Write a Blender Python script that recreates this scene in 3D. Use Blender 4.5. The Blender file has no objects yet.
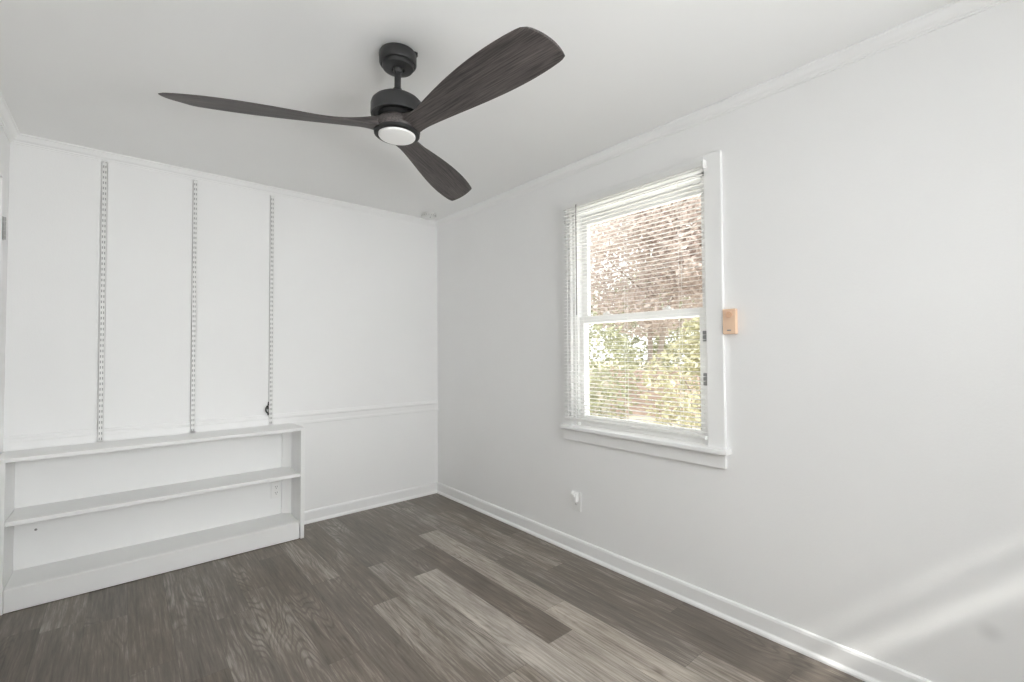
import bpy, bmesh, math, random
from mathutils import Vector, Matrix, noise

# ------------------------------------------------------------------ camera, sky, sun, exposure
scn = bpy.context.scene
col = scn.collection
H = 2.44                       # ceiling height
WX, WY = 2.175, 3.570          # right wall plane, back wall plane
LX, RY = -0.465, -1.50         # left wall plane, rear wall plane (behind the camera)
EYE = 1.256

cam_d = bpy.data.cameras.new('camera')
cam = bpy.data.objects.new('camera', cam_d)
col.objects.link(cam)
rgt = Vector((0.758632, -0.65149639, -0.00547235))
upv = Vector((-0.01168414, -0.02200261, 0.99968963))
fwd = Vector((0.65141459, 0.7583326, 0.02430406))
m3 = Matrix((rgt, upv, -fwd)).transposed()
cam.matrix_world = Matrix.Translation((0, 0, EYE)) @ m3.to_4x4()
cam_d.sensor_width = 36.0
cam_d.lens = 454.758 / 1024.0 * 36.0
cam_d.clip_start = 0.02
scn.camera = cam

scn.view_settings.view_transform = 'Standard'
scn.view_settings.look = 'None'
scn.view_settings.gamma = 1.0
scn.view_settings.exposure = 0.16
scn.view_settings.use_curve_mapping = False
scn.cycles.use_adaptive_sampling = False
scn.cycles.max_bounces = 16
scn.cycles.diffuse_bounces = 10
scn.cycles.transparent_max_bounces = 24
scn.cycles.caustics_reflective = False
scn.cycles.caustics_refractive = False

world = bpy.data.worlds.new('sky')
scn.world = world
world.use_nodes = True
wn = world.node_tree.nodes
wl = world.node_tree.links
bg = wn['Background']
sky = wn.new('ShaderNodeTexSky')
sky.sky_type = 'HOSEK_WILKIE'
sky.turbidity = 6.0
sky.ground_albedo = 0.4
sky.sun_direction = (-0.18, -0.72, 0.69)
wmix = wn.new('ShaderNodeMixRGB')
wmix.inputs[0].default_value = 0.75
wmix.inputs[2].default_value = (1.0, 0.99, 0.97, 1)
wl.new(sky.outputs[0], wmix.inputs[1])
wl.new(wmix.outputs[0], bg.inputs[0])
bg.inputs[1].default_value = 3.0

def lamp(name, kind, loc, aim, energy, color=(1, 1, 1), **kw):
    d = bpy.data.lights.new(name, kind)
    d.energy = energy
    d.color = color
    for k, v in kw.items():
        setattr(d, k, v)
    o = bpy.data.objects.new(name, d)
    o.location = loc
    o.rotation_euler = (Vector(aim)).to_track_quat('-Z', 'Y').to_euler()
    col.objects.link(o)
    return o

lamp('sun', 'SUN', (0, -6, 6), (0.19, 0.72, -0.69), 4.5, (1.0, 0.965, 0.92), angle=math.radians(1.3))
# added room-side fill lamp before the closed shade, standing in for rear daylight
lamp('rear_fill', 'AREA', (0.80, RY + 0.03, 1.40), (0.15, 1, -0.46), 25.0, (0.98, 1.0, 1.0),
     shape='RECTANGLE', size=1.8, size_y=1.2, spread=math.radians(90))
# added fill lamp inside the room, aimed up to brighten the ceiling
lamp('rear_up_fill', 'AREA', (0.60, RY + 0.05, 0.95), (-0.10, 0.80, 0.60), 28.0, (0.98, 1.0, 1.0),
     shape='RECTANGLE', size=1.7, size_y=0.5, spread=math.radians(100))
# added fill lamp on the right wall beside the viewpoint, lightens the bookcase
lamp('side_fill', 'AREA', (WX - 0.05, -0.78, 1.30), (-0.58, 0.80, -0.16), 3.5, (0.98, 1.0, 1.0),
     shape='RECTANGLE', size=0.9, size_y=1.20, spread=math.radians(75))
# added lamp hidden below the sill, standing in for bounce off the ground
lamp('yard_fill', 'AREA', (3.05, 1.50, 0.02), (-0.62, 0, 0.78), 74.0, (0.99, 1.0, 0.985),
     shape='RECTANGLE', size=1.2, size_y=1.8)
# sampling portal for the sky at the photographed window
pw = lamp('window_portal', 'AREA', (WX + 0.16, 1.4975, 1.46), (-1, 0, 0), 1.0, (1, 1, 1),
          shape='RECTANGLE', size=0.90, size_y=1.40)
pw.data.cycles.is_portal = True
pr = lamp('rear_window_portal', 'AREA', (0.88, RY - 0.10, 2.09), (0, 1, 0), 1.0, (1, 1, 1), shape='RECTANGLE', size=1.90, size_y=0.52)
pr.data.cycles.is_portal = True

# ------------------------------------------------------------------ materials
def new_mat(name):
    m = bpy.data.materials.new(name)
    m.use_nodes = True
    nt = m.node_tree
    return m, nt, nt.nodes['Principled BSDF']

def plain(name, rgb, rough=0.5, metallic=0.0, bump=0.0, bscale=200.0, vary=0.0, spec=None):
    m, nt, b = new_mat(name)
    N, Lk = nt.nodes, nt.links
    b.inputs['Base Color'].default_value = (*rgb, 1)
    b.inputs['Roughness'].default_value = rough
    b.inputs['Metallic'].default_value = metallic
    if spec is not None:
        b.inputs['Specular IOR Level'].default_value = spec
    tc = N.new('ShaderNodeTexCoord')
    if bump > 0:
        nz = N.new('ShaderNodeTexNoise'); nz.inputs['Scale'].default_value = bscale; nz.inputs['Detail'].default_value = 3
        bp = N.new('ShaderNodeBump'); bp.inputs['Strength'].default_value = bump; bp.inputs['Distance'].default_value = 0.002
        Lk.new(tc.outputs['Object'], nz.inputs['Vector'])
        Lk.new(nz.outputs['Fac'], bp.inputs['Height'])
        Lk.new(bp.outputs['Normal'], b.inputs['Normal'])
    if vary > 0:
        nz = N.new('ShaderNodeTexNoise'); nz.inputs['Scale'].default_value = 2.3; nz.inputs['Detail'].default_value = 4
        rp = N.new('ShaderNodeValToRGB')
        rp.color_ramp.elements[0].position = 0.3; rp.color_ramp.elements[1].position = 0.7
        rp.color_ramp.elements[0].color = (*[c * (1 - vary) for c in rgb], 1)
        rp.color_ramp.elements[1].color = (*[min(1, c * (1 + vary)) for c in rgb], 1)
        Lk.new(tc.outputs['Object'], nz.inputs['Vector'])
        Lk.new(nz.outputs['Fac'], rp.inputs['Fac'])
        Lk.new(rp.outputs['Color'], b.inputs['Base Color'])
    return m

M = {}
M['wall'] = plain('wall_paint', (0.85, 0.85, 0.848), 0.55, bump=0.18, bscale=140, vary=0.008)
def scuff(mat, centre, radius, amount):
    nt = mat.node_tree; N, Lk = nt.nodes, nt.links
    b_ = N['Principled BSDF']; src = b_.inputs['Base Color'].links[0].from_socket
    tc = N.new('ShaderNodeTexCoord')
    d_ = N.new('ShaderNodeVectorMath'); d_.operation = 'DISTANCE'; d_.inputs[1].default_value = centre
    Lk.new(tc.outputs['Object'], d_.inputs[0])
    mr = N.new('ShaderNodeMapRange'); mr.inputs['From Min'].default_value = 0; mr.inputs['From Max'].default_value = radius
    mr.inputs['To Min'].default_value = 1 - amount; mr.inputs['To Max'].default_value = 1.0; mr.interpolation_type = 'SMOOTHSTEP'
    Lk.new(d_.outputs['Value'], mr.inputs['Value'])
    mu = N.new('ShaderNodeMixRGB'); mu.blend_type = 'MULTIPLY'; mu.inputs[0].default_value = 1.0
    Lk.new(src, mu.inputs[1]); Lk.new(mr.outputs[0], mu.inputs[2]); Lk.new(mu.outputs[0], b_.inputs['Base Color'])
scuff(M['wall'], (WX, 0.131, 0.328), 0.045, 0.14)
M['ceiling'] = plain('ceiling_paint', (0.85, 0.85, 0.845), 0.8, bump=0.08, bscale=90, vary=0.008)
M['trim'] = plain('trim_gloss_paint', (0.855, 0.855, 0.853), 0.4, vary=0.006)
M['shelf'] = plain('shelf_paint', (0.85, 0.85, 0.845), 0.42, bump=0.03, bscale=45, vary=0.012)
M['standard'] = plain('white_enamel_steel', (0.80, 0.80, 0.79), 0.4, vary=0.01)
M['plastic'] = plain('white_plastic', (0.84, 0.84, 0.83), 0.35, vary=0.006)
M['dark_slot'] = plain('dark_slot', (0.03, 0.03, 0.03), 0.7, vary=0.05)
M['slot_shade'] = plain('track_slot_shade', (0.36, 0.36, 0.36), 0.7, vary=0.05)
M['black_metal'] = plain('matte_black_metal', (0.040, 0.040, 0.041), 0.42, 0.35, vary=0.1)
M['gap'] = plain('black_void', (0.008, 0.008, 0.008), 0.8, vary=0.05)
M['ring_black'] = plain('satin_black_ring', (0.014, 0.014, 0.014), 0.5, vary=0.1)
M['hinge'] = plain('dull_nickel', (0.42, 0.42, 0.41), 0.5, 0.2, vary=0.15)
M['old_plastic'] = plain('aged_white_plastic', (0.75, 0.75, 0.735), 0.45, vary=0.02)
M['steel'] = plain('grey_steel', (0.27, 0.27, 0.27), 0.45, 0.4, vary=0.1)
M['peach'] = plain('peach_plastic', (0.82, 0.585, 0.42), 0.45, vary=0.02)
M['peach_dark'] = plain('peach_plastic_dial', (0.74, 0.47, 0.31), 0.45, vary=0.02)
M['black_rubber'] = plain('black_rubber', (0.02, 0.02, 0.02), 0.5, vary=0.05)
M['lens'] = plain('frosted_white_lens', (0.88, 0.88, 0.87), 0.45, vary=0.004)
b = M['lens'].node_tree.nodes['Principled BSDF']
b.inputs['Emission Color'].default_value = (1.0, 0.99, 0.97, 1)
b.inputs['Emission Strength'].default_value = 0.02
M['wand'] = plain('clear_grey_acrylic', (0.30, 0.29, 0.28), 0.2, vary=0.03)

def mathn(nt, op, a, bb=None, clamp=False):
    n = nt.nodes.new('ShaderNodeMath'); n.operation = op; n.use_clamp = clamp
    for i, v in enumerate((a, bb)):
        if v is None: continue
        if isinstance(v, (int, float)): n.inputs[i].default_value = v
        else: nt.links.new(v, n.inputs[i])
    return n.outputs[0]

def vinyl():
    m, nt, b = new_mat('white_vinyl_slat')
    N, Lk = nt.nodes, nt.links
    b.inputs['Base Color'].default_value = (0.84, 0.84, 0.83, 1)
    b.inputs['Roughness'].default_value = 0.35
    tr = N.new('ShaderNodeBsdfTranslucent'); tr.inputs['Color'].default_value = (0.85, 0.84, 0.82, 1)
    mx = N.new('ShaderNodeMixShader'); mx.inputs[0].default_value = 0.15
    out = N['Material Output']
    Lk.new(b.outputs[0], mx.inputs[1]); Lk.new(tr.outputs[0], mx.inputs[2]); Lk.new(mx.outputs[0], out.inputs['Surface'])
    return m
M['vinyl'] = vinyl()

def glass():
    m, nt, b = new_mat('window_glass')
    N, Lk = nt.nodes, nt.links
    N.remove(b)
    t = N.new('ShaderNodeBsdfTransparent'); t.inputs['Color'].default_value = (0.94, 0.95, 0.945, 1)
    g = N.new('ShaderNodeBsdfGlossy'); g.inputs['Roughness'].default_value = 0.02
    lw = N.new('ShaderNodeLayerWeight'); lw.inputs['Blend'].default_value = 0.5
    fac = mathn(nt, 'ADD', 0.03, mathn(nt, 'MULTIPLY', mathn(nt, 'POWER', lw.outputs['Facing'], 4.0), 0.6))
    mx = N.new('ShaderNodeMixShader')
    Lk.new(fac, mx.inputs[0]); Lk.new(t.outputs[0], mx.inputs[1]); Lk.new(g.outputs[0], mx.inputs[2])
    Lk.new(mx.outputs[0], N['Material Output'].inputs['Surface'])
    return m
M['glass'] = glass()

def floor_mat():
    m, nt, b = new_mat('grey_brown_vinyl_plank')
    N, Lk = nt.nodes, nt.links
    tone = N.new('ShaderNodeAttribute'); tone.attribute_name = 'tone'
    seed = N.new('ShaderNodeAttribute'); seed.attribute_name = 'seed'
    warm = N.new('ShaderNodeAttribute'); warm.attribute_name = 'warm'
    tc = N.new('ShaderNodeTexCoord')
    sp = N.new('ShaderNodeSeparateXYZ'); Lk.new(tc.outputs['Object'], sp.inputs[0])
    sx = mathn(nt, 'ADD', sp.outputs[0], mathn(nt, 'MULTIPLY', seed.outputs['Fac'], 13.7))
    sy = mathn(nt, 'ADD', sp.outputs[1], mathn(nt, 'MULTIPLY', seed.outputs['Fac'], 31.1))
    def vec(kx, ky):
        c = N.new('ShaderNodeCombineXYZ')
        Lk.new(mathn(nt, 'MULTIPLY', sx, kx), c.inputs[0]); Lk.new(mathn(nt, 'MULTIPLY', sy, ky), c.inputs[1])
        return c.outputs[0]
    def nz(v, scale, detail=4, rough=0.55):
        n = N.new('ShaderNodeTexNoise'); n.inputs['Scale'].default_value = scale
        n.inputs['Detail'].default_value = detail; n.inputs['Roughness'].default_value = rough
        Lk.new(v, n.inputs['Vector']); return n.outputs['Fac']
    # growth rings: contour lines of a stretched noise (cathedral figure)
    broad = nz(vec(1.0, 0.14), 7.0, 1.5, 0.4)
    wob = nz(vec(1.0, 0.3), 30.0, 2)
    ringv = mathn(nt, 'ADD', mathn(nt, 'MULTIPLY', broad, 165.0), mathn(nt, 'MULTIPLY', wob, 2.2))
    ring = mathn(nt, 'POWER', mathn(nt, 'MULTIPLY', mathn(nt, 'ADD', mathn(nt, 'SINE', ringv), 1.0), 0.5), 3.5)
    fine = nz(vec(1.0, 0.05), 95.0, 5, 0.7)
    streak = nz(vec(1.0, 0.06), 34.0, 4, 0.6)
    patch = nz(vec(1.0, 0.4), 3.2, 3, 0.5)
    # combine to a single value
    mask = mathn(nt, 'MULTIPLY', mathn(nt, 'SUBTRACT', patch, 0.50), 7.0, True)
    v = mathn(nt, 'MULTIPLY', mathn(nt, 'SUBTRACT', fine, 0.5), 1.05)
    v = mathn(nt, 'ADD', v, mathn(nt, 'MULTIPLY', mathn(nt, 'SUBTRACT', streak, 0.5), 0.62))
    v = mathn(nt, 'ADD', v, mathn(nt, 'MULTIPLY', mathn(nt, 'SUBTRACT', patch, 0.5), 0.55))
    v = mathn(nt, 'ADD', v, mathn(nt, 'MULTIPLY', mathn(nt, 'MULTIPLY', mathn(nt, 'SUBTRACT', 0.27, ring), 0.21), mask))
    v = mathn(nt, 'ADD', v, tone.outputs['Fac'])
    rp = N.new('ShaderNodeValToRGB')
    e = rp.color_ramp.elements
    e[0].position = 0.0; e[0].color = (0.052, 0.042, 0.034, 1)
    e[1].position = 1.0; e[1].color = (0.52, 0.475, 0.425, 1)  # light end raised for the window light painted into some planks
    k = e.new(0.5); k.color = (0.172, 0.146, 0.122, 1)
    Lk.new(v, rp.inputs[0])
    hs = N.new('ShaderNodeHueSaturation')
    Lk.new(rp.outputs[0], hs.inputs['Color']); Lk.new(warm.outputs['Fac'], hs.inputs['Saturation'])
    Lk.new(hs.outputs[0], b.inputs['Base Color'])
    rr = mathn(nt, 'ADD', 0.29, mathn(nt, 'MULTIPLY', fine, 0.14))
    Lk.new(rr, b.inputs['Roughness'])
    bp = N.new('ShaderNodeBump'); bp.inputs['Strength'].default_value = 0.15; bp.inputs['Distance'].default_value = 0.001
    Lk.new(v, bp.inputs['Height']); Lk.new(bp.outputs[0], b.inputs['Normal'])
    return m
M['floor'] = floor_mat()

def blade_mat():
    m, nt, b = new_mat('weathered_dark_walnut')
    N, Lk = nt.nodes, nt.links
    tc = N.new('ShaderNodeTexCoord')
    mp = N.new('ShaderNodeMapping'); mp.inputs['Scale'].default_value = (3.0, 105, 105)
    Lk.new(tc.outputs['Object'], mp.inputs[0])
    n1 = N.new('ShaderNodeTexNoise'); n1.inputs['Scale'].default_value = 2.4; n1.inputs['Detail'].default_value = 5; n1.inputs['Roughness'].default_value = 0.65
    Lk.new(mp.outputs[0], n1.inputs['Vector'])
    mp2 = N.new('ShaderNodeMapping'); mp2.inputs['Scale'].default_value = (1.5, 9, 9)
    Lk.new(tc.outputs['Object'], mp2.inputs[0])
    n2 = N.new('ShaderNodeTexNoise'); n2.inputs['Scale'].default_value = 2.0; n2.inputs['Detail'].default_value = 3
    Lk.new(mp2.outputs[0], n2.inputs['Vector'])
    v = mathn(nt, 'ADD', mathn(nt, 'MULTIPLY', n1.outputs['Fac'], 0.65), mathn(nt, 'MULTIPLY', n2.outputs['Fac'], 0.35))
    rp = N.new('ShaderNodeValToRGB'); e = rp.color_ramp.elements
    e[0].position = 0.38; e[0].color = (0.021, 0.0188, 0.0193, 1)
    e[1].position = 0.66; e[1].color = (0.135, 0.115, 0.110, 1)
    Lk.new(v, rp.inputs[0]); Lk.new(rp.outputs[0], b.inputs['Base Color'])
    b.inputs['Roughness'].default_value = 0.55
    bp = N.new('ShaderNodeBump'); bp.inputs['Strength'].default_value = 0.25; bp.inputs['Distance'].default_value = 0.001
    Lk.new(v, bp.inputs['Height']); Lk.new(bp.outputs[0], b.inputs['Normal'])
    return m
M['blade'] = blade_mat()

def leaf_mat(name, c1, c2, trans=0.35):
    m, nt, b = new_mat(name)
    N, Lk = nt.nodes, nt.links
    tc = N.new('ShaderNodeTexCoord')
    nz = N.new('ShaderNodeTexNoise'); nz.inputs['Scale'].default_value = 9.0; nz.inputs['Detail'].default_value = 4
    Lk.new(tc.outputs['Object'], nz.inputs['Vector'])
    rp = N.new('ShaderNodeValToRGB'); e = rp.color_ramp.elements
    e[0].position = 0.35; e[0].color = (*c1, 1); e[1].position = 0.65; e[1].color = (*c2, 1)
    Lk.new(nz.outputs['Fac'], rp.inputs[0]); Lk.new(rp.outputs[0], b.inputs['Base Color'])
    b.inputs['Roughness'].default_value = 0.4
    t = N.new('ShaderNodeBsdfTranslucent'); Lk.new(rp.outputs[0], t.inputs['Color'])
    mx = N.new('ShaderNodeMixShader'); mx.inputs[0].default_value = trans
    Lk.new(b.outputs[0], mx.inputs[1]); Lk.new(t.outputs[0], mx.inputs[2]); Lk.new(mx.outputs[0], N['Material Output'].inputs['Surface'])
    return m
M['leaf_green'] = leaf_mat('green_leaf', (0.26, 0.28, 0.17), (0.55, 0.55, 0.38))
M['leaf_yellow'] = leaf_mat('yellow_green_leaf', (0.42, 0.41, 0.25), (0.76, 0.73, 0.54))
M['leaf_russet'] = leaf_mat('dry_russet_leaf', (0.56, 0.48, 0.45), (0.80, 0.72, 0.68))
M['bark'] = plain('bark', (0.40, 0.35, 0.31), 0.9, bump=0.6, bscale=30, vary=0.3)
M['yard'] = plain('leaf_litter_ground', (0.52, 0.46, 0.36), 0.95, bump=0.5, bscale=25, vary=0.35)
M['timber'] = plain('red_brown_timber', (0.42, 0.32, 0.27), 0.8, bump=0.3, bscale=50, vary=0.2)

# ------------------------------------------------------------------ mesh helpers
WLOC = {}                      # world location of the objects that parent others

class MB:
    def __init__(self):
        self.bm = bmesh.new()

    def box(self, a, c, bevel=0.0, seg=1):
        a = Vector(a); c = Vector(c)
        lo = Vector([min(p, q) for p, q in zip(a, c)]); hi = Vector([max(p, q) for p, q in zip(a, c)])
        r = bmesh.ops.create_cube(self.bm, size=1.0)
        vs = r['verts']
        for v in vs:
            v.co = Vector([lo[i] + (v.co[i] + 0.5) * (hi[i] - lo[i]) for i in range(3)])
        if bevel > 0:
            es = list({e for v in vs for e in v.link_edges})
            bmesh.ops.bevel(self.bm, geom=es, offset=bevel, segments=seg, profile=0.5, affect='EDGES')
        return self

    def prism(self, prof, origin, u, v, w, length):
        """extrude the closed 2-D profile (in u, v) along w"""
        o, u, v, w = map(Vector, (origin, u, v, w))
        r0 = [self.bm.verts.new(o + u * p[0] + v * p[1]) for p in prof]
        r1 = [self.bm.verts.new(o + u * p[0] + v * p[1] + w * length) for p in prof]
        n = len(prof)
        for i in range(n):
            self.bm.faces.new((r0[i], r0[(i + 1) % n], r1[(i + 1) % n], r1[i]))
        self.bm.faces.new(r0[::-1]); self.bm.faces.new(r1)
        return self

    def lathe(self, prof, c, seg=48, axis='Z'):
        """revolve (radius, height) pairs round an axis through c"""
        c = Vector(c); rings = []
        for r, z in prof:
            if r < 1e-6:
                rings.append([self.bm.verts.new(self._ax(c, 0, 0, z, axis))])
            else:
                rings.append([self.bm.verts.new(self._ax(c, r * math.cos(2 * math.pi * k / seg), r * math.sin(2 * math.pi * k / seg), z, axis)) for k in range(seg)])
        for A, B in zip(rings, rings[1:]):
            for k in range(seg):
                k2 = (k + 1) % seg
                if len(A) == 1 and len(B) == 1: continue
                if len(A) == 1: self.bm.faces.new((A[0], B[k2], B[k]))
                elif len(B) == 1: self.bm.faces.new((A[k], A[k2], B[0]))
                else: self.bm.faces.new((A[k], A[k2], B[k2], B[k]))
        return self

    @staticmethod
    def _ax(c, x, y, z, axis):
        if axis == 'Z': return c + Vector((x, y, z))
        if axis == 'X': return c + Vector((z, x, y))
        return c + Vector((x, z, y))

    def tube(self, pts, r, seg=8):
        pts = [Vector(p) for p in pts]
        rs = r if isinstance(r, (list, tuple)) else [r] * len(pts)
        rings = []
        for i, p in enumerate(pts):
            t = (pts[min(i + 1, len(pts) - 1)] - pts[max(i - 1, 0)]).normalized()
            a = t.cross(Vector((0, 0, 1)) if abs(t.z) < 0.9 else Vector((1, 0, 0))).normalized()
            bb = t.cross(a)
            rings.append([self.bm.verts.new(p + (a * math.cos(2 * math.pi * k / seg) + bb * math.sin(2 * math.pi * k / seg)) * rs[i]) for k in range(seg)])
        for A, B in zip(rings, rings[1:]):
            for k in range(seg):
                self.bm.faces.new((A[k], A[(k + 1) % seg], B[(k + 1) % seg], B[k]))
        self.bm.faces.new(rings[0][::-1]); self.bm.faces.new(rings[-1])
        return self

    def build(self, name, mat, parent=None, smooth=False, local=False):
        bmesh.ops.recalc_face_normals(self.bm, faces=self.bm.faces)
        off = Vector((0, 0, 0)) if (parent is None or local) else WLOC[parent.name]
        if off.length: bmesh.ops.translate(self.bm, verts=self.bm.verts, vec=-off)
        me = bpy.data.meshes.new(name)
        self.bm.to_mesh(me); self.bm.free()
        me.materials.append(mat)
        if smooth:
            for p in me.polygons: p.use_smooth = True
            try: me.set_sharp_from_angle(angle=math.radians(38))
            except Exception: pass
        o = bpy.data.objects.new(name, me)
        col.objects.link(o)
        if parent is not None:
            o.parent = parent
            WLOC[o.name] = off
        else:
            WLOC[o.name] = Vector((0, 0, 0))
        return o

def tag(o, label=None, cat=None, group=None, kind=None):
    if label: o['label'] = label
    if cat: o['category'] = cat
    if group: o['group'] = group
    if kind: o['kind'] = kind
    return o

def thing(name, loc, label, cat, group=None):
    o = bpy.data.objects.new(name, None)
    o.empty_display_size = 0.05
    o.location = loc
    col.objects.link(o)
    WLOC[o.name] = Vector(loc)
    return tag(o, label, cat, group)

def struct(o, label=None, cat=None):
    return tag(o, label, cat, None, 'structure')

def struct_root(name, loc, label, cat):
    o = thing(name, loc, label, cat)
    o['kind'] = 'structure'
    return o

# ------------------------------------------------------------------ room shell
T = 0.13
WIN = dict(y0=1.060, y1=1.935, z0=0.780, z1=2.140)

# floor: one face per plank, laid in rows 152.4 mm wide along Y
def make_floor():
    rng = random.Random(11)
    bm = bmesh.new()
    tl = bm.faces.layers.float.new('tone'); sl = bm.faces.layers.float.new('seed'); wl_ = bm.faces.layers.float.new('warm')
    X0, PW, PL = 0.495, 0.1524, 1.2192
    # joints read along each row: offset of one joint, tones of the planks from the back wall forward
    joints = {-7: 2.2, -6: 3.03, -5: 1.75, -4: 2.9, -3: 2.35, -2: 2.15, -1: 2.56, 0: 2.76, 1: 1.9, 2: 2.60, 3: 2.19,
              4: 1.38, 5: 2.32, 6: 1.41, 7: 1.60, 8: 2.17, 9: 1.88, 10: 1.19, 11: 2.0}
    tones = {(-6, 0): .42, (-6, 1): .25, (-5, 1): .38, (-5, 2): .34, (-4, 0): .37, (-4, 1): .40, (-3, 1): .40, (-3, 2): .36, (-2, 1): .40, (-2, 2): .24,
             (-1, 0): .42, (-1, 1): .42, (0, 0): .38, (0, 1): .44, (1, 0): .40, (1, 1): .32, (2, 0): .50, (2, 1): .38, (2, 2): .42, (3, 1): .40, (3, 2): .54, (3, 3): .5,
             (4, 0): .42, (4, 1): .56, (4, 2): .62, (5, 1): .40, (5, 2): .75, (5, 3): .70, (6, 0): .42, (6, 1): .33, (6, 2): .74, (7, 0): .48, (7, 1): .64, (7, 2): .70, (7, 3): .5,  # raised tones here also paint the light pool in front of the window
             (8, 1): .52, (8, 2): .42, (8, 3): .66, (9, 0): .40, (9, 1): .49, (9, 2): .43, (9, 3): .40, (10, 0): .36, (10, 1): .45, (10, 2): .30, (11, 0): .34}
    g = 0.0005
    for k in range(-7, 12):
        xa, xb = X0 + PW * k, X0 + PW * (k + 1)
        xa, xb = max(xa, LX), min(xb, WX)
        if xb - xa < 0.002: continue
        j = joints[k]
        while j < WY: j += PL
        n = 0
        y = j
        while y > RY:
            ya, yb = max(y - PL, RY), min(y, WY)
            if yb - ya > 0.002:
                idx = n
                vs = [bm.verts.new(p) for p in ((xa + g, ya + g, 0), (xb - g, ya + g, 0), (xb - g, yb - g, 0), (xa + g, yb - g, 0))]
                f = bm.faces.new(vs)
                f[tl] = tones.get((k, idx), rng.uniform(.38, .56)) + rng.uniform(-.015, .015) + 0.03
                f[sl] = rng.random(); f[wl_] = rng.uniform(0.92, 1.2)
            n += 1
            y -= PL
    # dark underlay below the joints, and the slab
    vs = [bm.verts.new(p) for p in ((LX, RY, -0.0012), (WX, RY, -0.0012), (WX, WY, -0.0012), (LX, WY, -0.0012))]
    f = bm.faces.new(vs); f[tl] = 0.1; f[wl_] = 0.8
    bmesh.ops.recalc_face_normals(bm, faces=bm.faces)
    for f in bm.faces:
        if f.normal.z < 0: f.normal_flip()
    r = bmesh.ops.create_cube(bm, size=1.0)
    for v in r['verts']:
        v.co = Vector((LX - T + (v.co.x + .5) * (WX - LX + 2 * T), RY - T + (v.co.y + .5) * (WY - RY + 2 * T), -0.10 + (v.co.z + .5) * 0.098))
    me = bpy.data.meshes.new('floor'); bm.to_mesh(me); bm.free()
    me.materials.append(M['floor'])
    o = bpy.data.objects.new('floor', me); col.objects.link(o)
    return struct(o, 'grey-brown wood plank floor', 'floor')
make_floor()

struct(MB().box((LX - T, RY - T, H), (WX + T, WY + T, H + 0.12)).build('ceiling', M['ceiling']), 'flat white ceiling', 'ceiling')
struct(MB().box((LX - T, WY, -0.1), (WX + T, WY + T, H)).build('wall_back', M['wall']), 'white wall behind the low bookcase', 'wall')
struct(MB().box((LX - T, RY, -0.1), (LX, WY, H)).build('wall_left', M['wall']), 'white wall at the left edge', 'wall')
w = MB()
w.box((WX, RY, -0.1), (WX + T, WIN['y0'], H)).box((WX, WIN['y1'], -0.1), (WX + T, WY, H))
w.box((WX, WIN['y0'], -0.1), (WX + T, WIN['y1'], WIN['z0'])).box((WX, WIN['y0'], WIN['z1']), (WX + T, WIN['y1'], H))
struct(w.build('wall_right', M['wall']), 'white wall with the window', 'wall')

# rear wall with its wide window (behind the camera)
RW = dict(x0=-0.10, x1=1.86, z0=0.70, z1=2.36)
w = MB()
w.box((LX - T, RY - T, -0.1), (RW['x0'], RY, H)).box((RW['x1'], RY - T, -0.1), (WX + T, RY, H))
w.box((RW['x0'], RY - T, -0.1), (RW['x1'], RY, RW['z0'])).box((RW['x0'], RY - T, RW['z1']), (RW['x1'], RY, H))
struct(w.build('wall_rear', M['wall']), 'white wall behind the viewpoint', 'wall')
rw = struct_root('window_2', ((RW['x0'] + RW['x1']) / 2, RY - T / 2, RW['z0']), 'wide white window behind the viewpoint', 'window')
f = MB()
f.box((RW['x0'], RY - 0.09, RW['z0']), (RW['x0'] + .05, RY - 0.04, RW['z1'])).box((RW['x1'] - .03, RY - 0.09, RW['z0']), (RW['x1'], RY - 0.04, RW['z1']))
f.box((RW['x0'], RY - 0.09, RW['z0']), (RW['x1'], RY - 0.04, RW['z0'] + .05))
f.box((RW['x0'], RY - 0.09, 2.115), (RW['x1'], RY - 0.04, 2.177))  # bars set to cut the sun into bands on the right wall
f.box((RW['x0'], RY - 0.09, 1.82), (RW['x1'], RY - 0.04, 2.005)).box((RW['x0'], RY - 0.09, 2.244), (RW['x1'], RY - 0.04, RW['z1']))
f.box((0.66, RY - 0.09, RW['z0']), (0.70, RY - 0.04, RW['z1']))
f.build('window_frame', M['trim'], rw)
MB().box((RW['x0'] + .05, RY - 0.068, RW['z0'] + .05), (RW['x1'] - .03, RY - 0.064, RW['z1'])).build('pane', M['glass'], rw)

MB().box((RW['x0'] - .02, RY - 0.035, RW['z0'] - .02), (RW['x1'] + .02, RY - 0.030, 1.82)).build('added_shade', M['trim'], rw)  # added opaque shade, keeps the rear sky light out below the slits

sw3 = struct_root('added_window', (WX, -0.78, 0.70), 'added white window dummy with a drawn shade, unseen on the right wall beside the viewpoint', 'window')  # no opening behind it, added as backing for the side fill lamp
f = MB()
for q in (-1.30, -0.34):
    f.box((WX - .02, q, .70), (WX, q + .08, 2.12))
for q in (.70, 2.04):
    f.box((WX - .02, -1.22, q), (WX, -0.34, q + .08))
f.build('window_frame', M['trim'], sw3)
MB().box((WX - .010, -1.22, .78), (WX - .004, -0.34, 2.04)).build('added_shade', M['trim'], sw3)

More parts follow.
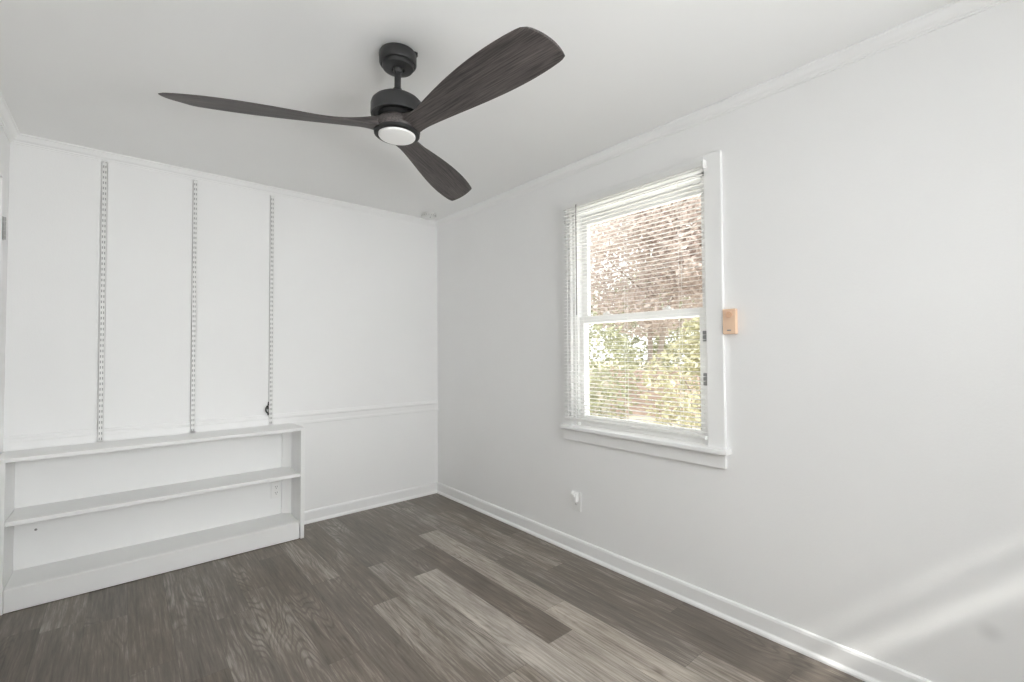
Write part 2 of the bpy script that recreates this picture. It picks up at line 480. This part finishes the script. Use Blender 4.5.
# baseboards with shoe moulding (depth from wall, height)
BASE = [(0, 0), (0.022, 0), (0.0215, 0.008), (0.018, 0.015), (0.013, 0.020), (0.012, 0.024), (0.012, 0.078), (0.009, 0.087), (0.004, 0.091), (0, 0.091)]
struct(MB().prism(BASE, (WX, RY, 0), (-1, 0, 0), (0, 0, 1), (0, 1, 0), WY - RY).build('baseboard_right', M['trim']), 'white baseboard below the window', 'baseboard')
struct(MB().prism(BASE, (0.962, WY, 0), (0, -1, 0), (0, 0, 1), (1, 0, 0), WX - 0.962 - 0.012).build('baseboard_back', M['trim']), 'white baseboard right of the bookcase', 'baseboard')
struct(MB().prism(BASE, (LX, RY, 0), (1, 0, 0), (0, 0, 1), (0, 1, 0), 3.55).build('baseboard_left', M['trim']), 'white baseboard along the left wall', 'baseboard')
# crown moulding: (depth from wall, drop from ceiling)
CROWN = [(0, 0), (0.040, 0), (0.040, -0.007), (0.034, -0.010), (0.029, -0.018), (0.021, -0.030), (0.012, -0.037), (0.010, -0.043), (0.006, -0.045), (0.005, -0.052), (0, -0.052)]
struct(MB().prism(CROWN, (WX, RY, H), (-1, 0, 0), (0, 0, 1), (0, 1, 0), WY - RY).build('trim_1', M['trim']), 'white crown moulding over the window wall', 'trim')
struct(MB().prism(CROWN, (LX, WY, H), (0, -1, 0), (0, 0, 1), (1, 0, 0), WX - LX).build('trim_2', M['trim']), 'white crown moulding over the shelf tracks', 'trim')
struct(MB().prism(CROWN, (LX, RY, H), (1, 0, 0), (0, 0, 1), (0, 1, 0), WY - RY).build('trim_3', M['trim']), 'white crown moulding over the left wall', 'trim')
# chair rail along the back wall
RAIL = [(0, 0.733), (0.010, 0.733), (0.013, 0.738), (0.013, 0.752), (0.010, 0.757), (0.010, 0.790), (0.014, 0.796), (0.014, 0.806), (0.008, 0.814), (0.006, 0.822), (0, 0.824)]
struct(MB().prism(RAIL, (LX, WY, 0), (0, -1, 0), (0, 0, 1), (1, 0, 0), WX - LX).build('trim_4', M['trim']), 'white chair rail along the shelf wall', 'trim')

# door in the left wall, only its casing edge and hinges peep in
d = struct_root('door_1', (LX, 2.70, 0), 'white door casing with hinges at the left edge', 'door')
c = MB().box((LX, 3.205, 0), (LX + .027, 3.242, 2.10), .002).box((LX, 2.20, 0), (LX + .027, 2.285, 2.10), .002).box((LX, 2.20, 2.10), (LX + .027, 3.242, 2.185), .002)
c.build('door_casing', M['trim'], d)
MB().box((LX, 2.287, 0.008), (LX + .018, 3.203, 2.098), .002).build('door_panel', M['trim'], d)
for z in (0.340, 1.862):
    hg = MB()
    for q in range(5):
        hg.lathe([(0, 0), (.006, 0), (.006, .0195), (0, .0195)], (LX + .0335, 3.216, z - .055 + q * .022), 12)
    hg.box((LX + .026, 3.214, z - .055), (LX + .0295, 3.240, z + .055))
    tag(hg.build('hinge', M['hinge'], d), 'dull grey hinge')

# ------------------------------------------------------------------ photographed window
wroot = struct_root('window_1', (WX, 1.4975, WIN['z0']), 'white double-hung window in the right wall', 'window')
o = .020
c = MB()
c.box((WX - o, 0.978, .785), (WX, WIN['y0'], 2.215), .002)
c.box((WX - o, WIN['y1'], .785), (WX, 2.012, 2.215), .002)
c.box((WX - o, WIN['y0'], WIN['z1']), (WX, WIN['y1'], 2.215), .002)
c.build('window_casing', M['trim'], wroot)
s = MB().box((WX - .055, 0.956, .770), (WX + .035, 2.006, .794), .005, 2)
s.build('window_stool', M['trim'], wroot)
MB().box((WX - o, 0.978, .700), (WX, 2.010, .770), .002).build('window_apron', M['trim'], wroot)
# jamb liner
j = MB()
y0, y1, z0, z1 = WIN['y0'], WIN['y1'], WIN['z0'], WIN['z1']
j.box((WX, y0, z0), (WX + T, y0 + .018, z1)).box((WX, y1 - .018, z0), (WX + T, y1, z1))
j.box((WX, y0, z1 - .018), (WX + T, y1, z1)).box((WX + .03, y0, z0), (WX + T, y1, z0 + .02))
j.box((WX + .008, y0 + .018, z0), (WX + .030, y0 + .030, z1)).box((WX + .008, y1 - .030, z0), (WX + .030, y1 - .018, z1))
j.build('window_jamb', M['trim'], wroot)
def sash(name, xa, za, zb, bot, top, stile=.042):
    ya, yb = y0 + .018, y1 - .018
    f = MB()
    f.box((xa, ya, za), (xa + .034, ya + stile, zb), .002).box((xa, yb - stile, za), (xa + .034, yb, zb), .002)
    f.box((xa, ya + stile, za), (xa + .034, yb - stile, za + bot), .002).box((xa, ya + stile, zb - top), (xa + .034, yb - stile, zb), .002)
    r = f.build(name, M['trim'], wroot)
    MB().box((xa + .015, ya + stile, za + bot), (xa + .018, yb - stile, zb - top)).build('pane', M['glass'], r)
    return r
ls = sash('lower_sash', WX + .032, z0 + .018, 1.476, .060, .042)
us = sash('upper_sash', WX + .070, 1.432, z1 - .018, .042, .055)
for yy in (1.30, 1.70):
    k = MB().box((WX + .036, yy - .028, 1.476), (WX + .062, yy + .028, 1.482), .001)
    k.lathe([(0, 0), (.011, 0), (.011, .012), (.006, .014), (0, .014)], (WX + .049, yy, 1.482), 16)
    k.box((WX + .038, yy - .004, 1.484), (WX + .049, yy + .030, 1.492), .002)
    tag(k.build('sash_lock', M['plastic'], ls), 'white sash lock')
for zc, hh in ((1.329, .026), (1.118, .030)):
    k = MB().box((WX - .016, y0 - .002, zc - hh), (WX + .012, y0 + .022, zc + hh), .003)
    tag(k.build('jamb_latch', M['steel'], wroot), 'small dark grey latch')

# ------------------------------------------------------------------ mini blind hanging in front of the window
BY0, BY1 = 1.050, 1.962
bx = WX - .050
bl = thing('window_blind', (bx, (BY0 + BY1) / 2, 0.83), 'white horizontal mini blind lowered over the window', 'blind')
hr = MB().box((bx - .013, BY0, 2.149), (bx + .013, BY1, 2.176), .003, 2).build('headrail', M['vinyl'], bl)
sl = MB()
nsl, ztop, zbot = 58, 2.134, 0.866
tilt = math.radians(4)
for i in range(nsl):
    zc = ztop + (zbot - ztop) * i / (nsl - 1)
    prof = []
    for q in range(6):
        u = -0.0125 + 0.025 * q / 5
        cr = 0.0016 * (1 - (u / 0.0125) ** 2)
        prof.append((u * math.cos(tilt), u * math.sin(tilt) + cr))
    prof += [(p[0], p[1] - 0.0005) for p in prof[::-1]]
    sl.prism(prof, (bx, BY0 + .002, zc), (1, 0, 0), (0, 0, 1), (0, 1, 0), BY1 - BY0 - .004)
sl.build('slats', M['vinyl'], bl)
br_ = MB().box((bx - .012, BY0 + .002, 0.832), (bx + .012, BY1 - .002, 0.849), .003, 2).build('bottom_rail', M['vinyl'], bl)
for yy in (1.175, 1.50, 1.84):
    MB().box((bx - .013, yy - .022, 0.8285), (bx + .006, yy + .022, 0.8335), .001).build('rail_button', M['plastic'], br_)
for yy in (1.175, 1.50, 1.925):
    lc = MB()
    for dx in (-.0135, .0135):
        lc.tube([(bx + dx, yy, 0.845), (bx + dx, yy, 2.15)], .0009 if yy < 1.9 else .0022, 6)
    lc.build('ladder_cord', M['plastic'], bl)
wd = MB().tube([(bx - .017, 1.846, 2.158), (bx - .017, 1.846, 1.48)], .0032, 6).tube([(bx - .013, 1.846, 2.160), (bx - .018, 1.846, 2.156)], .003, 6)
tag(wd.build('tilt_wand', M['wand'], bl), 'thin grey tilt wand')
bk = MB().box((bx - .014, BY0 - .010, 2.140), (bx + .020, BY0 - .002, 2.180), .002)
bk.build('mounting_bracket', M['plastic'], hr)

# ------------------------------------------------------------------ low bookcase
FY = 3.297
bc = thing('bookcase', (0.25, 3.43, 0), 'low white built-in bookcase with one middle shelf along the back wall', 'bookcase')
MB().box((0.934, FY, 0), (0.958, WY - .001, 0.7475), .0015).build('side_panel', M['shelf'], bc)
MB().box((LX + .004, FY, 0), (-0.421, WY - .001, 0.7475), .0015).build('side_panel', M['shelf'], bc)
MB().box((LX + .004, FY - .004, 0.729), (0.933, WY - .015, 0.750), .003, 2).build('top', M['shelf'], bc)
MB().box((-0.420, FY + .002, 0.418), (0.933, WY - .001, 0.441), .003, 2).build('shelf', M['shelf'], bc)
MB().box((-0.420, FY + .016, 0.094), (0.933, WY - .001, 0.114), .002).build('bottom_shelf', M['shelf'], bc)
MB().box((-0.420, FY + .001, 0.003), (0.9285, FY + .016, 0.113), .003, 2).build('kick_board', M['shelf'], bc)
for za, zb in ((0.116, 0.416), (0.443, 0.727)):
    cb = MB().prism([(0.881, WY - .001), (0.881, WY - .020), (0.9335, WY - .052), (0.9335, WY - .001)], (0, 0, za), (1, 0, 0), (0, 1, 0), (0, 0, 1), zb - za)
    cb.build('corner_batten', M['shelf'], bc)
sc_ = MB().lathe([(0, 0), (.005, 0), (.004, -.002), (0, -.003)], (0.893, WY - .0275, 0.700), 12, 'Y')
tag(sc_.build('screw', M['steel'], bc), 'dark screw head')

# ------------------------------------------------------------------ slotted shelf standards
def standard(xc, label, ztop):
    zb = 0.752
    r = thing('shelf_standard', (xc, WY, zb), label, 'shelf track', 'slotted shelf tracks on the back wall')
    dpt, wd_ = 0.017, 0.026
    m = MB()
    yf = WY - dpt
    # side flanges
    for s_ in (-1, 1):
        m.box((xc + s_ * wd_ / 2, yf, zb), (xc + s_ * (wd_ / 2 - .0016), WY - .0005, ztop))
    # face: margins, centre web, bridges between the double slots
    sw, x1_ = 0.0046, 0.0026            # slot width, half centre web
    for a, b_ in ((-wd_ / 2, -x1_ - sw), (-x1_, x1_), (x1_ + sw, wd_ / 2)):
        m.box((xc + a, yf, zb), (xc + b_, yf + .0016, ztop))
    pitch, sh = 0.03175, 0.0150
    z = zb + 0.008
    while z + pitch < ztop:
        for s_ in (-1, 1):
            a, b_ = sorted((s_ * x1_, s_ * (x1_ + sw)))
            m.box((xc + a, yf, z + sh), (xc + b_, yf + .0016, min(z + pitch, ztop)))
        z += pitch
    m.box((xc - wd_ / 2, yf, zb), (xc + wd_ / 2, yf + .0016, zb + .008))
    m.build('track', M['standard'], r)
    bk_ = MB().box((xc - wd_ / 2 + .002, WY - .0148, zb + .002), (xc + wd_ / 2 - .002, WY - .0142, ztop - .002))  # thin grey sheet stands in for the shade inside the track
    tag(bk_.build('slot_backing', M['slot_shade'], r), 'grey sheet for the shade inside the slots')
    for zz in (zb + .25, (zb + ztop) / 2, ztop - .25):
        MB().lathe([(0, -.002), (.0036, -.002), (.0042, 0), (0, 0)], (xc, yf, zz), 12, 'Y').build('screw', M['standard'], r)
    return r
standard(-0.086, 'white slotted shelf track nearest the left wall, above the bookcase', 2.386)
standard(0.353, 'white slotted shelf track in the middle, between the other two tracks', 2.384)
standard(0.806, 'white slotted shelf track furthest right, with a black cord loop hooked on it', 2.382)

# little cord loop on the last standard
pts = []
for q in range(15):
    a = math.pi * (0.5 + q / 14.0 * 1.0)
    pts.append((0.789 + 0.014 * math.cos(a), WY - .012, 0.862 + 0.024 * math.sin(a)))
cl = MB().tube([(0.792, WY - .012, 0.915), (0.790, WY - .012, 0.889)] + pts + [(0.790, WY - .012, 0.822)], .0048, 8)
cl.box((0.7835, WY - .018, 0.862), (0.7915, WY - .006, 0.885), .002)
tag(cl.build('cord_loop', M['black_rubber'], None, True), 'small black cord loop hanging beside the right-hand shelf track', 'cord')

# nail left in the wall inside the bookcase
nl = MB().lathe([(0, -.014), (.0055, -.014), (.006, -.011), (.0022, -.010), (.0018, 0), (0, 0)], (-0.339, WY, 0.312), 12, 'Y')
tag(nl.build('wall_nail', M['steel'], None, True), 'grey nail head in the wall under the bookcase shelf, far left', 'nail')

# ------------------------------------------------------------------ outlets
def outlet_back():
    r = thing('wall_outlet', (0.847, WY, 0.29), 'white duplex outlet inside the bookcase, under the middle shelf', 'outlet')
    MB().box((0.812, WY - .010, 0.231), (0.8775, WY - .0005, 0.346), .0025, 2).build('cover_plate', M['plastic'], r)
    for zc in (0.309, 0.268):
        k = MB().box((0.830, WY - .012, zc - .0145), (0.860, WY - .009, zc + .0145), .0015).build('receptacle', M['plastic'], r)
        s_ = MB().box((0.8380, WY - .0125, zc - .003), (0.8402, WY - .0118, zc + .006)).box((0.8498, WY - .0125, zc - .003), (0.852, WY - .0118, zc + .007))
        s_.lathe([(0, -.0005), (.0026, -.0005), (.0026, 0), (0, 0)], (0.845, WY - .012, zc - .009), 10, 'Y')
        tag(s_.build('slots', M['dark_slot'], k), 'dark plug slots')
    MB().lathe([(0, -.0015), (.003, -.0012), (.0034, 0), (0, 0)], (0.845, WY - .010, 0.2885), 10, 'Y').build('screw', M['standard'], r)
outlet_back()

def outlet_right():
    yc = 1.917
    r = thing('wall_outlet', (WX, yc, 0.322), 'white outlet below the window, on the right wall', 'outlet')
    MB().box((WX - .006, yc - .036, 0.264), (WX - .0005, yc + .036, 0.382), .0025, 2).build('cover_plate', M['plastic'], r)
    for zc in (0.343, 0.302):
        k = MB().box((WX - .008, yc - .016, zc - .0145), (WX - .005, yc + .016, zc + .0145), .0015).build('receptacle', M['plastic'], r)
        if zc < 0.32:
            s_ = MB().box((WX - .0085, yc - .0075, zc - .003), (WX - .0078, yc - .0053, zc + .006)).box((WX - .0085, yc + .0045, zc - .003), (WX - .0078, yc + .0067, zc + .007))
            tag(s_.build('slots', M['dark_slot'], k), 'dark plug slots')
    p = thing('plug_adapter', (WX - .006, yc, 0.345), 'small white plug-in adapter in the outlet below the window', 'adapter')
    MB().box((WX - .034, yc - .022, 0.322), (WX - .0085, yc + .022, 0.380), .004, 2).build('adapter_body', M['plastic'], p)
    MB().box((WX - .042, yc - .013, 0.356), (WX - .034, yc + .016, 0.374), .002, 2).build('plug_cap', M['plastic'], p)
    MB().box((WX - .0348, yc - .012, 0.328), (WX - .0338, yc + .012, 0.346)).build('socket_face', M['standard'], p)
outlet_right()

# ------------------------------------------------------------------ peach wall box beside the window casing
pb = thing('wall_control', (WX, 0.952, 1.39), 'small peach plastic wall control box at the right edge of the window casing', 'wall control')
MB().box((WX - .028, 0.918, 1.334), (WX - .0005, 0.9765, 1.452), .003, 2).build('control_housing', M['peach'], pb)
MB().lathe([(0, -.007), (.0135, -.007), (.0155, -.004), (.0155, 0), (0, 0)], (WX - .028, 0.946, 1.425), 24, 'X').build('dial', M['peach_dark'], pb, True)
MB().box((WX - .0295, 0.938, 1.349), (WX - .0278, 0.956, 1.3545), .0005).build('slider_slot', M['steel'], pb)

# ------------------------------------------------------------------ smoke detector at the far ceiling corner
sm = thing('smoke_detector', (1.985, 3.395, H), 'round white smoke detector on the ceiling by the far corner', 'smoke detector')
MB().lathe([(0, 0), (.062, 0), (.066, -.004), (.066, -.010), (0, -.010)], (1.985, 3.395, H), 48).build('mounting_base', M['old_plastic'], sm, True)
MB().lathe([(0, -.0105), (.058, -.0105), (.060, -.016), (.055, -.028), (.040, -.034), (0, -.035)], (1.985, 3.395, H), 48).build('detector_cover', M['old_plastic'], sm, True)
v = MB()
for q in range(18):
    a = 2 * math.pi * q / 18
    v.box((1.985 + .0595 * math.cos(a) - .002, 3.395 + .0595 * math.sin(a) - .002, H - .0185), (1.985 + .0595 * math.cos(a) + .002, 3.395 + .0595 * math.sin(a) + .002, H - .0135))
tag(v.build('vent_slots', M['steel'], sm), 'dark vent slots around the rim')
tag(MB().lathe([(0, 0), (.007, 0), (.006, -.003), (0, -.004)], (1.978, 3.360, H - .0325), 14).build('test_button', M['steel'], sm), 'dark test button')

# ------------------------------------------------------------------ ceiling fan
CX, CY = 0.811, 1.622
fan = thing('ceiling_fan', (CX, CY, H), 'matte black ceiling fan with three dark wood blades and a round white light', 'ceiling fan')
cp = MB().lathe([(0, H - .012), (.069, H - .012), (.0715, H - .016), (.0715, H - .050), (.069, H - .055), (.064, H - .057), (.062, H - .053), (.061, H - .053), (.061, H - .060),
                 (.058, H - .070), (.050, H - .0735), (.024, H - .0745), (.022, H - .066), (0, H - .066)], (CX, CY, 0), 64)
cp = cp.build('canopy', M['black_metal'], fan, True)
for a in (2.45, -0.62):
    t_ = MB().box((CX + .066 * math.cos(a) - .006, CY + .066 * math.sin(a) - .006, H - .018), (CX + .066 * math.cos(a) + .009, CY + .066 * math.sin(a) + .009, H - .0005), .001)
    t_.build('mounting_tab', M['black_metal'], cp)
MB().lathe([(0, H), (.045, H), (.045, H - .0125), (0, H - .0125)], (CX, CY, 0), 32).build('ceiling_plate', M['plastic'], fan, True)
MB().lathe([(0, H - .058), (.016, H - .060), (.020, H - .068), (.019, H - .078), (.0135, H - .086), (0, H - .086)], (CX, CY, 0), 32).build('hanger_ball', M['black_metal'], fan, True)
MB().lathe([(0, 2.372), (.0125, 2.372), (.0125, 2.268), (0, 2.268)], (CX, CY, 0), 32).build('downrod', M['black_metal'], fan, True)
MB().lathe([(0, 2.290), (.016, 2.290), (.018, 2.286), (.021, 2.274), (.031, 2.2615), (0, 2.260)], (CX, CY, 0), 40).build('collar', M['black_metal'], fan, True)
mh = MB().lathe([(0, 2.262), (.026, 2.262), (.050, 2.257), (.074, 2.248), (.089, 2.238), (.097, 2.229), (.1005, 2.218), (.1005, 2.182), (.099, 2.176), (.095, 2.174),
                 (.092, 2.176), (.091, 2.186), (0, 2.186)], (CX, CY, 0), 72).build('motor_housing', M['black_metal'], fan, True)
MB().lathe([(0, 2.1855), (.070, 2.1855), (.072, 2.178), (.060, 2.158), (0, 2.158)], (CX, CY, 0), 48).build('rotor', M['gap'], fan, True)
hb = MB().lathe([(0, 2.164), (.058, 2.164), (.074, 2.160), (.084, 2.150), (.089, 2.136), (.089, 2.122), (.086, 2.116), (0, 2.116)], (CX, CY, 0), 64)
hb.build('blade_hub', M['blade'], fan, True)
lr = MB().lathe([(0, 2.116), (.0865, 2.116), (.0875, 2.112), (.0865, 2.106), (.081, 2.102), (.074, 2.102), (.0715, 2.106), (0, 2.106)], (CX, CY, 0), 64).build('light_ring', M['ring_black'], fan, True)
tag(MB().lathe([(0, 2.1058), (.0705, 2.1058), (.0705, 2.1005), (.068, 2.0970), (.055, 2.0950), (.030, 2.0942), (0, 2.0940)], (CX, CY, 0), 64).build('light_lens', M['lens'], lr, True), 'round frosted white light lens')

def blade_mesh():
    U = lambda r: 0.001 + 0.176 * r + 0.063 * r * r - 0.254 * r ** 3
    D = lambda r: -0.048 + 0.032 * r - 0.489 * r * r + 0.527 * r ** 3
    ZU = lambda r: 2.122 + 0.076 * r - 0.066 * r * r
    ZD = lambda r: 2.112 - 0.004 * r - 0.008 * r * r
    bm = bmesh.new()
    NS, NC = 44, 12
    rings = []
    for i in range(NS + 1):
        s_ = i / NS
        rU = .045 + (.729 - .045) * s_
        rD = .045 + (.766 - .045) * s_
        rm = .045 + (.748 - .045) * s_
        fl = 0.034 * max(0.0, (.150 - rm) / .075) ** 2 if rm > .075 else 0.034
        u, d_ = U(rU) + fl * .6, D(rD) - fl * .2
        # rounded tip corners
        e_ = max(0.0, (s_ - .955) / .045)
        rnd = 0.012 * (1 - math.sqrt(max(0.0, 1 - e_ * e_)))
        u -= rnd * .9; d_ += rnd * .5
        bulge = 0.014 * max(0, (s_ - .7) / .3)
        th = 0.0055 + 0.042 * max(0.0, (.32 - rm) / .25) ** 2
        zu, zd = ZU(rU), ZD(rD)
        bot, top = [], []
        for k in range(NC + 1):
            c_ = k / NC
            y = -(d_ + (u - d_) * c_)
            x = rD + (rU - rD) * c_ + bulge * 4 * c_ * (1 - c_)
            z = zd + (zu - zd) * c_
            prof_ = math.sqrt(max(0.0, 4 * c_ * (1 - c_)))
            bot.append((x, y, z - 0.0015 * prof_))
            top.append((x, y, z + 0.0022 + (th - .002) * prof_))
        rings.append([bm.verts.new(p) for p in bot + top[::-1]])
    n = len(rings[0])
    for A, B in zip(rings, rings[1:]):
        for k in range(n):
            bm.faces.new((A[k], A[(k + 1) % n], B[(k + 1) % n], B[k]))
    bm.faces.new(rings[0][::-1]); bm.faces.new(rings[-1])
    bmesh.ops.recalc_face_normals(bm, faces=bm.faces)
    bmesh.ops.translate(bm, verts=bm.verts, vec=(0, 0, -H))
    me = bpy.data.meshes.new('blade'); bm.to_mesh(me); bm.free()
    me.materials.append(M['blade'])
    for p in me.polygons: p.use_smooth = True
    try: me.set_sharp_from_angle(angle=math.radians(50))
    except Exception: pass
    return me
# the fan hangs a touch out of plumb from its ball joint
_d = Vector((math.cos(math.radians(155.7)), math.sin(math.radians(155.7)), 0))
SWAY = Matrix.Rotation(math.radians(0.6), 3, _d.cross(Vector((0, 0, 1))))
for ch in list(fan.children):
    if ch.name.split('.')[0] in ('downrod', 'collar', 'motor_housing', 'rotor', 'blade_hub', 'light_ring'):
        ch.rotation_euler = SWAY.to_euler()
bme = blade_mesh()
for a, lab in ((-84.3, None), (35.7, None), (155.7, None)):
    bo = bpy.data.objects.new('blade', bme)
    col.objects.link(bo)
    bo.parent = fan
    bo.rotation_euler = (SWAY @ Matrix.Rotation(math.radians(a), 3, 'Z')).to_euler()

# ------------------------------------------------------------------ yard seen between the slats
def yard_z(x, y):
    return -0.35 + 0.09 * max(0, x - 3.5) + 0.06 * math.sin(x * 1.3 + y) + 0.05 * math.sin(y * 1.7)
bm = bmesh.new()
NX, NY = 40, 40
gv = [[bm.verts.new((2.40 + 14 * i / NX, -3 + 18 * k / NY, yard_z(2.40 + 14 * i / NX, -3 + 18 * k / NY))) for k in range(NY + 1)] for i in range(NX + 1)]
for i in range(NX):
    for k in range(NY):
        bm.faces.new((gv[i][k], gv[i + 1][k], gv[i + 1][k + 1], gv[i][k + 1]))
mb = MB(); mb.bm.free(); mb.bm = bm
struct(mb.build('ground', M['yard'], None, True), 'pale leaf-strewn ground outside the window', 'ground')

def leaves(n, centre, rad, size, rng, shell=0.35):
    bm = bmesh.new()
    for _ in range(n):
        while True:
            p = Vector((rng.uniform(-1, 1), rng.uniform(-1, 1), rng.uniform(-1, 1)))
            if p.length <= 1 and p.length > shell and noise.noise(p * 2.2 + Vector(centre)) > -0.22: break
        p = Vector((centre[0] + p.x * rad[0], centre[1] + p.y * rad[1], centre[2] + p.z * rad[2]))
        s_ = size * rng.uniform(.6, 1.25)
        t = Vector((rng.uniform(-1, 1), rng.uniform(-1, 1), rng.uniform(-.8, .5))).normalized()
        a = t.cross(Vector((rng.uniform(-1, 1), rng.uniform(-1, 1), rng.uniform(-1, 1)))).normalized()
        nn = t.cross(a)
        v0 = bm.verts.new(p - t * s_); v2 = bm.verts.new(p + t * s_)
        v1 = bm.verts.new(p + a * s_ * .45 + nn * s_ * .15); v3 = bm.verts.new(p - a * s_ * .45 + nn * s_ * .15)
        bm.faces.new((v0, v1, v2)); bm.faces.new((v0, v2, v3))
    return bm

def plant(name, base, crowns, mat, n, size, label, cat, seed, trunk_r=.05, group=None):
    rng = random.Random(seed)
    bx_, by_ = base
    r = thing(name, (bx_, by_, yard_z(bx_, by_)), label, cat, group)
    t = MB()
    zb = yard_z(bx_, by_) - .05
    for (dx, dy, dz, rx, ry, rz) in crowns:
        t.tube([(bx_, by_, zb), (bx_ + dx * .3 + rng.uniform(-.05, .05), by_ + dy * .3 + rng.uniform(-.05, .05), zb + dz * .5), (bx_ + dx, by_ + dy, zb + dz + rz * .3)], [trunk_r, trunk_r * .7, trunk_r * .25], 8)
        for q in range(7):
            a = rng.uniform(0, 6.28)
            t.tube([(bx_ + dx * .6, by_ + dy * .6, zb + dz * .75), (bx_ + dx + rx * .7 * math.cos(a), by_ + dy + ry * .7 * math.sin(a), zb + dz + rz * rng.uniform(-.3, .8))], [trunk_r * .35, trunk_r * .08], 5)
    t.build('trunk', M['bark'], r)
    allb = bmesh.new()
    for (dx, dy, dz, rx, ry, rz) in crowns:
        b2 = leaves(n, (bx_ + dx, by_ + dy, zb + dz), (rx, ry, rz), size, rng)
        me = bpy.data.meshes.new('tmp'); b2.to_mesh(me); b2.free(); allb.from_mesh(me); bpy.data.meshes.remove(me)
    mb = MB(); mb.bm.free(); mb.bm = allb
    mb.build('foliage', mat, r)
    return r
plant('shrub', (5.2, 4.55), [(0, 0, 1.15, .95, .95, 1.0)], M['leaf_green'], 3600, .045, 'light green shrub outside the window, left half of the view', 'shrub', 3, .03)
plant('shrub', (5.9, 3.0), [(0, 0, 1.0, .85, .75, .75), (.1, -.2, 1.65, .5, .5, .5)], M['leaf_yellow'], 2600, .045, 'yellow-green shrub outside the window, right half of the view', 'shrub', 4, .03)
plant('tree', (8.2, 5.2), [(0, 0, 3.1, 1.7, 1.9, 1.6), (-.4, -1.3, 3.5, 1.3, 1.3, 1.3)], M['leaf_russet'], 11000, .065, 'tall russet-leaved tree outside, filling the top of the window', 'tree', 5, .07)
plant('tree', (8.6, 9.0), [(0, 0, 2.3, 1.9, 1.9, 1.6)], M['leaf_green'], 7500, .07, 'green leafy tree outside, behind the left side of the window', 'tree', 6, .12)
plant('tree', (12.4, 7.6), [(0, 0, 1.7, 1.6, 2.1, 1.8)], M['leaf_green'], 8000, .075, 'green leafy tree outside, low behind the middle of the window', 'tree', 7, .10)

pl = thing('planter_box', (7.6, 4.75, yard_z(7.6, 4.75)), 'red-brown timber raised planter outside the lower window', 'planter')
zb = yard_z(7.6, 4.75) - .1
for q in range(5):
    MB().box((7.2, 4.1, zb + q * .18), (7.26, 5.4, zb + q * .18 + .165), .008).build('board', M['timber'], pl)
for yy in (4.06, 5.38):
    MB().box((7.19, yy, zb), (7.30, yy + .08, zb + .98), .006).build('post', M['timber'], pl)
    MB().box((7.26, yy + .01, zb), (8.0, yy + .07, zb + .88), .006).build('end_board', M['timber'], pl)
